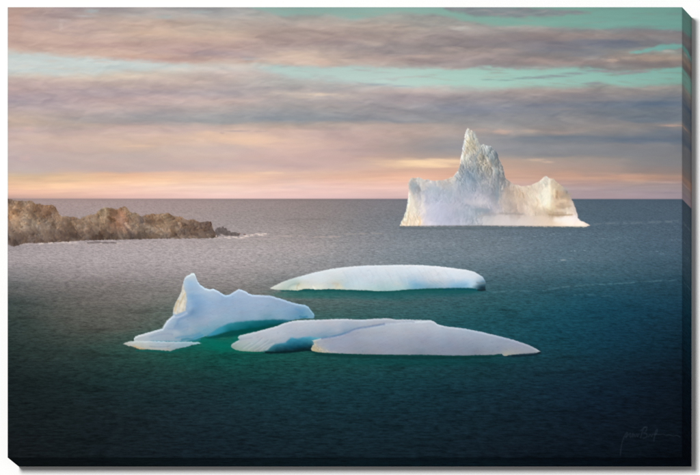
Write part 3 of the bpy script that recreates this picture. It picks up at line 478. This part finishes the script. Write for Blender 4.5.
def paint_low():
    # sunlit shallow ice seen through the water: teal tints
    for b in ((250,336,26,9,(0,96,84),.8),(215,343,32,7,(2,104,90),.75),(262,329,42,6,(2,78,78),.75),(180,350,40,4,(12,84,74),.5),(270,355,46,3.4,(14,74,72),.3),(228,348,24,4.4,(2,104,88),.6),(300,330,30,4,(10,70,76),.5),(310,294,46,5,(14,98,88),.55),(380,296,70,5,(12,92,94),.5),(450,293,46,4.5,(16,84,94),.45),(420,362,110,5,(10,64,64),.45),(200,338,18,4,(6,110,104),.5)):
        blob(*b, seed=900 + int(b[0]), n=.4)
    sl, m, d, x, y = shape([(280,289),(330,288),(380,290),(420,288),(470,287),(486,289),(470,293.4),(420,294),(380,295),(330,293.4),(292,292)], 8, 1.6, 1.2, 5, 160, 2); blend(sl, m * .65, (18,84,84))
    stroke([(282,290.6),(310,290.2),(345,290.6),(378,291.8),(410,290.4),(450,289.2),(476,289.4)], .9, (14,78,76), .8, .9, .5, 4, 161)
    stroke([(444,289.6),(462,289),(476,290.2)], 1.3, (16,78,92), .7, 1.1, .5, 4, 162)
    # flat berg on the far side
    ice(FLAT, [(271,288,222,214,206),(280,285,216,212,210),(284,288.5,190,196,186),(294,284,190,198,192),(297,287,228,222,208),(299,284.6,208,198,178),(304,286,222,214,202),(303,279,220,218,222),(312,285,218,214,212),(316,288,232,226,214),(324,280,220,218,222),(330,286,204,206,206),(337,284.6,210,202,190),(340,287.6,222,214,196),(334,272,226,222,226),(345,286,190,206,216),(352,278,208,212,222),(356,287,206,212,216),(370,282,206,210,220),(372,289,190,206,208),(385,288.6,176,198,202),(385,276,212,214,224),(385,267,228,224,230),(398,284,204,208,212),(404,288,176,200,206),(412,282,164,192,214),(418,285,134,176,202),(420,280.4,190,200,216),(428,283.6,170,186,202),(434,281,204,204,212),(437,286.6,150,178,196),(444,285,182,192,206),(444,276,218,218,228),(456,285,146,184,212),(466,284.6,150,186,212),(472,286.6,176,200,216),(460,279,212,214,226),(424,270,226,224,232),(464,272,226,224,232),(476,277,216,216,226),(475,284,190,204,220),(483,279,170,186,204),(481,283,104,136,156),(481,287.6,40,64,76),(484,287,52,74,84),(478,288.6,60,92,106)], 1.6, .55, 170, 6, 6, .5, 1, 30, 1.22, 10)
    for i in range(34):
        a = 338 + i * 3.4; b = 268 + (i * 7 % 5) * 1.6; L = 9 + (i * 5 % 7)
        a += (i * 37 % 11) * .4; stroke([(a, b), (a + 4, b + L * .45), (a + 6, b + L)], .45, (176,182,196) if i % 3 else (222,222,228), .12 + .03 * (i * 3 % 5), .9, .6, 4, 171 + i)
    for a in (430, 434, 438): stroke([(a, 281), (a + 5, 284), (a + 7, 287)], .5, (140,170,190), .4, .7, .3, 3, 180 + a)
    stroke([(298.6,284),(297,287),(297.4,290)], .6, (176,160,130), .4, .8); stroke([(288,287.6),(292,284.8),(299,283.4)], .9, (160,176,172), .55, .9, .4); stroke([(313,286.4),(315,289)], .8, (244,240,228), .6, .7); stroke([(333,283.4),(338,283.6),(336,287)], .7, (190,172,156), .3, 1., .4)
    stroke([(477,282.4),(481,283.4),(485,282.8)], .7, (120,134,140), .6, .7, .4); stroke([(478,290),(482,290.4),(485,289.8)], .9, (22,36,44), .8, .7)
    # jagged berg
    ice(JAG, [(193,274.5,224,226,232),(188,277,214,220,232),(190,284,186,206,232),(186,286,200,212,230),(196,284,196,210,232),(184,294,206,214,226),(190,296,172,198,228),(196,304,166,192,226),(189,308,186,204,230),(192,312,158,184,214),(200,292,196,208,230),(206,290,208,216,232),(206,302,182,202,230),(214,290.5,206,214,232),(222,300,184,200,228),(226,297,188,204,230),(239,290.6,204,212,232),(240,302,186,200,226),(252,297,194,206,230),(262,308,186,200,224),(256,316,180,198,220),(236,314,186,200,222),(216,316,190,202,222),(206,322,190,200,220),(270,299,190,202,226),(284,303,182,198,224),(290,312,166,192,220),(296,306,176,196,222),(300,312,146,184,214),(306,309,168,196,220),(310,314,160,194,218),(304,317,140,184,206),(280,317,172,196,218),(180,318,178,196,222),(172,320,196,208,226),(168,326,190,204,222),(178,327,166,190,216),(186,320,184,198,220),(190,330,190,200,216),(176,333,202,206,218),(160,332,198,204,218),(146,336,206,208,216),(138,338,208,208,212),(152,340,192,200,212),(170,339,186,196,212),(186,338,158,190,208),(198,335,152,190,208),(208,331,150,192,212),(214,328,158,194,214),(222,324,168,196,216),(240,320.6,168,192,214),(266,319,150,188,208)], 1.2, .5, 190, 6, 5, .65, 1, 30, 1.8, 36)
    # golden sunlit wall under the peak
    sl, m, d, x, y = shape([(183,284),(184,289),(185.4,293),(186.4,297),(186.4,302),(185.8,306),(185,310.4),(180,312.8),(176,314.6),(173.4,313.6),(173.6,309),(175,304.6),(178,299),(181,293),(182,288)], 4, .9, .8, 3, 193, 2)
    g = fbm(x / 3, y / 4, 194, 3); blend(sl, m * .85, np.array([212, 204, 188], np.float32) + (g * 34)[..., None]); 
    stroke([(185,293.6),(182,299.6),(179,306.4)], .6, (196,172,128), .7, .7, .5); stroke([(178,300.4),(176,306),(175,311)], .7, (206,178,126), .7, .7, .5); stroke([(184,301),(182,306),(180.6,311)], 1., (234,224,200), .6, 1.)
    # undercut, in shade over the water
    sl, m, d, x, y = shape([(207,336.6),(214,330.8),(220,327),(229,323.6),(241,321.4),(257,320.4),(274,319.6),(287,319.8),(291,321),(283,323),(271,325.4),(258,327.6),(243,329.6),(228,332),(216,335.6)], 5, 1.2, .7, 5, 196, 2)
    c = tps([(210,335,70,150,176),(222,329,64,150,170),(232,325,56,138,152),(250,322.4,44,128,140),(230,330,20,112,122),(250,327,8,96,104),(270,322,30,112,124),(280,321,30,104,120),(270,325,10,84,92),(288,320.4,60,120,140)], x, y); c = 255 * (np.clip(c, 4, 255) / 255) ** 1.15; blend(sl, m, c)
    sl, m, d, x, y = shape([(206,338),(216,335),(228,331.6),(243,329.2),(258,327.2),(271,325),(283,322.6),(292,321),(288,322.4),(278,326),(266,329),(252,332.4),(240,335.4),(226,337),(214,338.6)], 5, 1.4, .7, 5, 197, 2); blend(sl, m * .8, (4,66,66))
    st = lambda P, w, col, a, s=.8, r=.4: stroke(P, w, tuple(255 * (q / 255) ** 1.7 for q in col), a, s, r, 3, int(P[0][0] * 5) % 997)
    st([(193,310),(192,313.6),(186,317),(179,319)], 1., (150,176,206), .4, 1.4); st([(178,321),(177,324),(175,327)], 1.2, (150,176,206), .35, 1.5)
    st([(163.4,328),(166,323.4),(170,319),(174,316.4)], .9, (236,240,246), .6, 1.); st([(136,337),(146,334),(156,331.4),(163,329)], .8, (232,236,240), .5, .9)
    st([(187,313),(180,316.6),(173,317.6)], .8, (214,222,234), .6, 1.); st([(168,328.6),(178,328.6),(188,326)], .7, (168,186,208), .5, 1.)
    st([(170,322),(166,326)], .8, (214,220,232), .5)
    st([(150,337),(160,334.4),(172,334)], .7, (176,188,206), .5, 1.); st([(176,338),(184,336.4),(192,336),(200,333)], .8, (132,178,202), .55, 1.); st([(140,336.4),(152,333.2)], .6, (222,220,224), .6)
    st([(182,339.8),(187,338.8),(192,339.4)], 1., (90,160,180), .6, 1.2); st([(194,338.4),(202,335.4)], 1.2, (100,176,200), .6, 1.4)
    st([(300,316.4),(303,317.2),(307,316.8)], .9, (96,160,186), .6, 1.); st([(296,309),(301,311),(304,310)], 1.2, (140,182,212), .4, 1.4)
    stroke([(150,341.6),(166,341.7),(178,342),(190,341.4),(200,339.6)], .75, (36,120,134), .85, .7, .4, 4, 198)
    ice(LEDGE, [(124,344,196,190,186),(132,344,212,206,202),(137,348,210,198,180),(146,344,206,206,210),(150,348,206,198,190),(162,346,196,200,210),(168,350,196,190,186),(176,344,186,196,208),(176,348,170,186,196),(186,344.6,170,192,204),(196,343.4,176,198,206),(156,342,190,200,212)], 1.5, .55, 200, 8, 9, .8, 1, 30, 1.6, 20)
    st([(134,346.4),(139,348.4),(144,349)], .8, (216,194,160), .5); st([(150,346.4),(160,347),(170,346)], .6, (170,180,194), .5)
    stroke([(136,350.6),(156,351),(170,352),(180,349.6),(196,346)], .9, (12,92,86), .6, .9, .5, 4, 201)
    # the two near floes
    ice(BACK, [(232.4,346,176,186,184),(238,344,194,200,202),(246,340,206,206,214),(242,337,202,204,212),(240,348,184,198,190),(250,349.6,188,198,192),(252,344,192,204,210),(258,351,176,184,180),(262,346,198,202,206),(260,338,208,206,216),(270,344,186,196,206),(278,336,206,206,218),(284,341,190,198,212),(268,331,212,208,218),(290,328,206,206,220),(300,322,214,212,222),(304,334,194,198,214),(318,330,200,202,216),(312,338,172,190,208),(324,336.6,160,184,206),(338,330,196,198,214),(345,331,168,186,208),(340,322,208,206,218),(362,322,206,204,216),(386,320.4,204,202,214),(420,320.8,198,198,210)], 1.4, .5, 210, 6, 7, .55, 1, 30, 1.76, 24)
    sl, m, d, x, y = shape([(263.6,351.4),(268,349.6),(271.4,346),(274,344.4),(279,343.6),(285.6,342.2),(289,339),(292,337.6),(297,338.6),(303,337.4),(309,336.6),(318,337.6),(330,336.4),(340,334.2),(347,332),(338,336.4),(324,339.4),(313.4,342),(313,345),(312,348.6),(304,349.8),(292,351),(279,352)], 5, 1.3, .6, 4, 213, 2)
    c = tps([(266,350.6,92,138,152),(274,346,84,136,160),(284,344,82,138,166),(294,340,84,142,172),(306,338,110,160,190),(318,339,130,168,194),(340,335,140,172,198),(276,350,36,82,98),(290,348,30,86,108),(300,346,30,92,116),(308,346,30,80,100),(300,350,14,36,46),(286,351.4,14,44,54),(311,349,16,34,40),(312,341,96,146,170)], x, y, 1.4); c = 255 * (np.clip(c, 4, 255) / 255) ** 1.3; c = c * np.array([.8, 1.04, .98], np.float32)
    c += (fbm(x / 5, y / 3, 214, 3) * 12)[..., None]; blend(sl, m * .95, c)
    for P in ([(247,349),(256,343),(262,338)],[(253,350),(261,345),(268,340)],[(258,351),(264,346),(272,342.6)],[(242,348),(250,343)]):
        stroke(P, .6, (140,148,160), .45, .8, .4, 3, int(P[0][0]))
        stroke([(a + 1.6, b + .4) for a, b in P], .5, (196,196,200), .35, .7, .4, 3, int(P[0][0]) + 3)
    st([(239.6,339.8),(244,339),(252,337.8)], .6, (184,192,204), .5); st([(266,350),(270,346.4),(274,343.6)], .6, (206,214,220), .5)
    stroke([(266,352.4),(280,352.4),(294,351.4),(306,350),(312,350.6)], 1.2, (8,30,36), .85, .9, .4, 4, 215)
    stroke([(232,349),(238,351.6),(248,352.4),(262,352.8)], .8, (10,92,76), .7, .8, .3, 4, 216)
    ice(FRONT, [(313,345,214,202,184),(313,350,220,200,166),(318,351,214,200,178),(326,351.6,208,202,200),(318,344,200,198,208),(330,340,196,196,212),(330,349,192,192,208),(346,346,192,192,210),(352,334,196,196,212),(360,352.6,184,184,196),(372,330,206,206,218),(384,344,192,192,210),(396,326,212,211,222),(420,323,216,215,226),(424,338,194,194,212),(420,352,176,180,194),(440,328,210,211,224),(450,344,184,188,208),(462,333,200,204,220),(476,350,174,178,194),(490,338,198,202,218),(500,351,180,184,200),(505,355,206,196,184),(516,346,188,190,208),(530,349,190,190,204),(538,351.4,196,194,202)], 1.2, .5, 220, 5.5, 8, .5, 1, 30, 1.9, 24)
    sl, m, d, x, y = shape([(311,341),(315,341.4),(318,346),(325,350),(336,352),(332,354),(318,353.4),(310,351.6)], 3, 1.4, 1.5, 3, 221, 2)
    g = fbm(x / 2.2, y / 2.2, 222, 4, .65); inside = REG[sl] == 8
    blend(sl, m * inside * sstep(-.1, .4, g) * .8, (206,192,170)); blend(sl, m * inside * sstep(.15, .5, -g) * .5, (150,132,108))
    st([(322,338.4),(336,336),(346,333.2),(356,329),(370,326.6),(384,324.2)], .9, (142,160,188), .7, 1.2); st([(384,324.6),(398,323),(414,322)], .7, (176,182,200), .4, .9)
    stroke([(313,352.4),(330,354.2),(360,355.4),(400,356),(440,356.4),(470,356.6),(500,356)], 1., (14,60,58), .85, .8, .6, 3, 223)
    stroke([(316,354.6),(350,357),(400,357.8),(450,358),(490,357.4)], 1.2, (10,46,48), .6, 1.2, .6, 4, 224)
    stroke([(512,356),(524,355.4),(534,354.4),(540,352.8)], 1.1, (16,34,44), .8, .8, .4, 3, 225); stroke([(519,354.4),(528,353.8),(535,353.2)], .6, (60,74,88), .6, .6)

SIG = [[(620.3,455.2),(620.8,450),(622,443),(624.4,436.4),(626.8,432.6),(627.4,433.8),(625.6,436.8)],[(626,437.6),(628.6,434.6),(630.6,433.2),(630,436),(630.6,437.4),(632.6,434.6),(633,433.4),(632.6,437.2),(634.4,434.6),(635,437),(637,434.2),(637.4,436.8),(639,434)],[(640.6,437.6),(642.6,431),(644.6,427.6),(646.8,428.6),(645.4,431.8),(643.6,433),(646.6,433.8),(646.6,437),(643.2,438.4)],[(641,430.4),(645,427),(647.4,427.4)],[(648.4,436.8),(650.4,434.4),(651.4,436.6),(652.6,434.6)],[(653.8,441),(654.6,435.6),(655.8,431.2),(657.4,429.4),(657,432),(655.2,435.4)],[(652.6,434.4),(656.4,434.2),(660,434.6),(663,434.2),(666,435.4),(669,434.8),(673,436),(677,435.6),(680,436.8)]]
def paint_signature():
    for P in SIG:
        sl, m = stroke(P, .42, (70,84,98), .3, .6)
        REG[sl][m > .13] = 10

def paint_all():
    paint_sky(); paint_sea(); paint_sea_marks(); paint_land(); paint_low(); paint_big(); np.clip(IMG, 3, 254, IMG)
    wrap = IMG.copy(); paint_signature()
    return IMG, wrap

# ---------------------------------------------------------------- materials
def mat_print():
    m = bpy.data.materials.new('printed_canvas'); m.use_nodes = True
    nt = m.node_tree; b = nt.nodes['Principled BSDF']
    b.inputs['Roughness'].default_value = .95; b.inputs['Specular IOR Level'].default_value = .0
    a = nt.nodes.new('ShaderNodeVertexColor'); a.layer_name = 'ink'
    nt.links.new(a.outputs['Color'], b.inputs['Base Color'])
    tc = nt.nodes.new('ShaderNodeTexCoord'); n = nt.nodes.new('ShaderNodeTexNoise'); bp = nt.nodes.new('ShaderNodeBump')
    n.inputs['Scale'].default_value = 520; n.inputs['Detail'].default_value = 2
    bp.inputs['Strength'].default_value = .06; bp.inputs['Distance'].default_value = .0006
    nt.links.new(tc.outputs['Object'], n.inputs['Vector']); nt.links.new(n.outputs['Fac'], bp.inputs['Height'])
    nt.links.new(bp.outputs['Normal'], b.inputs['Normal'])
    return m

def mat_plain(name, col, rough, scale, bump, vary=.02):
    m = bpy.data.materials.new(name); m.use_nodes = True
    nt = m.node_tree; b = nt.nodes['Principled BSDF']; b.inputs['Roughness'].default_value = rough
    b.inputs['Specular IOR Level'].default_value = .1
    tc = nt.nodes.new('ShaderNodeTexCoord'); n = nt.nodes.new('ShaderNodeTexNoise'); r = nt.nodes.new('ShaderNodeValToRGB')
    n.inputs['Scale'].default_value = scale; n.inputs['Detail'].default_value = 4
    r.color_ramp.elements[0].color = tuple(c * (1 - vary) for c in col) + (1,); r.color_ramp.elements[1].color = tuple(min(1, c * (1 + vary)) for c in col) + (1,)
    bp = nt.nodes.new('ShaderNodeBump'); bp.inputs['Strength'].default_value = bump; bp.inputs['Distance'].default_value = .0005
    nt.links.new(tc.outputs['Object'], n.inputs['Vector']); nt.links.new(n.outputs['Fac'], r.inputs['Fac'])
    nt.links.new(r.outputs['Color'], b.inputs['Base Color']); nt.links.new(n.outputs['Fac'], bp.inputs['Height']); nt.links.new(bp.outputs['Normal'], b.inputs['Normal'])
    return m
M_PRINT = mat_print()
M_WALL = mat_plain('white_wall_paint', (.77, .77, .765), .9, 60, .03, .004)
M_PINE = mat_plain('pine_bars', (.55, .40, .24), .7, 40, .1, .12)

# ---------------------------------------------------------------- setting: the white wall
def mesh_obj(name, verts, faces, mat, parent=None):
    me = bpy.data.meshes.new(name); me.from_pydata(verts, [], faces); me.update(); me.materials.append(mat)
    o = bpy.data.objects.new(name, me); COL.objects.link(o); o.parent = parent
    return o
def box_faces(x0, y0, z0, x1, y1, z1, base=0):
    v = [(x0,y0,z0),(x1,y0,z0),(x1,y1,z0),(x0,y1,z0),(x0,y0,z1),(x1,y0,z1),(x1,y1,z1),(x0,y1,z1)]
    f = [(0,3,2,1),(4,5,6,7),(0,1,5,4),(1,2,6,5),(2,3,7,6),(3,0,4,7)]
    return v, [tuple(i + base for i in q) for q in f]
v, f = box_faces(-6, 0, -6, 6, .12, 6)
wall = mesh_obj('wall', v, f, M_WALL); wall['kind'] = 'structure'

# ---------------------------------------------------------------- the canvas print
root = bpy.data.objects.new('canvas_print', None); COL.objects.link(root)
root.location = (0, 0, -H / 2); root.empty_display_size = .1
root['label'] = 'stretched canvas print of icebergs at sunset hanging on a white wall'
root['category'] = 'canvas print'

def to_ink(a):
    a = a / 255.0
    return (np.where(a <= .04045, a / 12.92, ((a + .055) / 1.055) ** 2.4) / GAIN).astype(np.float32)
picture, wrapped = paint_all()
lin = to_ink(picture); wlin = to_ink(wrapped)

PX = (X - (U0 + U1) / 2) * UNIT; PZ = (V1 - Y) * UNIT            # local to the root, at the foot of the canvas
RAD = .0007                                                      # cloth turns softly over the bar's edge
def turn(d): return np.where(d < RAD, RAD - np.sqrt(np.maximum(RAD ** 2 - (RAD - d) ** 2, 0)), 0)
edge = np.minimum(np.minimum(PX + W / 2, W / 2 - PX), np.minimum(PZ, H - PZ))
PY = FRONT_Y + turn(edge)
POS = np.stack([PX, PY, PZ], -1).reshape(-1, 3).astype(np.float32)
CLR = np.concatenate([lin.reshape(-1, 3), np.ones((NX * NY, 1), np.float32)], 1)

def grid_mesh(name, pos, clr, quads, parent):
    used = np.unique(quads); remap = np.zeros(pos.shape[0], np.int32); remap[used] = np.arange(used.size)
    q = remap[quads].astype(np.int32); n = len(q)
    me = bpy.data.meshes.new(name)
    me.vertices.add(used.size); me.vertices.foreach_set('co', pos[used].ravel())
    me.loops.add(n * 4); me.loops.foreach_set('vertex_index', q.ravel())
    me.polygons.add(n); me.polygons.foreach_set('loop_start', np.arange(0, n * 4, 4, dtype=np.int32))
    me.update(calc_edges=True)
    at = me.color_attributes.new('ink', 'FLOAT_COLOR', 'POINT'); at.data.foreach_set('color', clr[used].ravel())
    me.materials.append(M_PRINT)
    o = bpy.data.objects.new(name, me); COL.objects.link(o); o.parent = parent
    return o

jj, ii = np.mgrid[0:NY - 1, 0:NX - 1]; a = (jj * NX + ii).ravel()
QUADS = np.stack([a, a + NX, a + NX + 1, a + 1], 1)
CELL = REG[:-1, :-1].ravel()
PARTS = [(1, 'printed_sea', 'printed sea, grey near the horizon and dark teal in front', None),
 (0, 'printed_sky', 'printed sunset sky with banded clouds and aqua gaps', None),
 (2, 'printed_headland', 'printed brown rocky headland at the left edge', None),
 (3, 'printed_rocks', 'printed low dark rocks off the tip of the headland', 'printed_headland'),
 (4, 'printed_iceberg', 'printed tall white iceberg with a pointed spire', None),
 (5, 'printed_iceberg', 'printed jagged blue-white iceberg with a golden wall', None),
 (6, 'printed_iceberg', 'printed long low iceberg in the middle distance', None),
 (7, 'printed_iceberg', 'printed rear lobe of the near flat iceberg', None),
 (8, 'printed_iceberg', 'printed smooth front lobe of the near flat iceberg', None),
 (9, 'printed_ice_ledge', 'printed thin ice ledge before the jagged iceberg', None),
 (10, 'signature', 'faint handwritten signature in the lower right corner', 'printed_sea')]
made = {}
for rid, nm, lab, par in PARTS:
    q = QUADS[CELL == rid]
    o = grid_mesh(nm, POS, CLR, q, made.get(par, root)); o['label'] = lab
    made.setdefault(nm, o)

# the print runs on round the four edges, mirrored at the fold
NS = 24
dep = np.linspace(RAD, DEPTH, NS)
def side(name, lab, line_pos, line_img, flip):
    n = line_pos.shape[0]
    pos = np.repeat(line_pos[None], NS, 0).copy(); pos[:, :, 1] = FRONT_Y + dep[:, None]
    k = np.clip((dep / UNIT * (NX - 1) / (U1 - U0)).astype(int), 0, line_img.shape[0] - 1)
    c = np.concatenate([line_img[k], np.ones((NS, n, 1), np.float32)], -1)
    r, s = np.mgrid[0:NS - 1, 0:n - 1]; a = (r * n + s).ravel()
    q = np.stack([a, a + 1, a + n + 1, a + n], 1)
    if flip: q = q[:, ::-1]
    o = grid_mesh(name, pos.reshape(-1, 3).astype(np.float32), c.reshape(-1, 4).astype(np.float32), q, root); o['label'] = lab
P3 = POS.reshape(NY, NX, 3)
side('side_wrap', 'right side of the canvas with the picture carried round', P3[:, -1], wlin[:, ::-1].transpose(1, 0, 2), False)
side('side_wrap', 'left side of the canvas with the picture carried round', P3[:, 0], wlin.transpose(1, 0, 2), True)
side('side_wrap', 'nearly black underside of the canvas', P3[-1], wlin[::-1], True)
side('side_wrap', 'top side of the canvas with the clouds carried round', P3[0], wlin, False)

# stretcher bars inside
t = .042; e = .0012; y0, y1 = FRONT_Y + .006, -GAP - .0005
for x0, z0, x1, z1 in ((-W/2 + e, e, W/2 - e, t), (-W/2 + e, H - t, W/2 - e, H - e), (-W/2 + e, t, -W/2 + t, H - t), (W/2 - t, t, W/2 - e, H - t)):
    v, f = box_faces(x0, y0, z0, x1, y1, z1); mesh_obj('stretcher_bar', v, f, M_PINE, root)
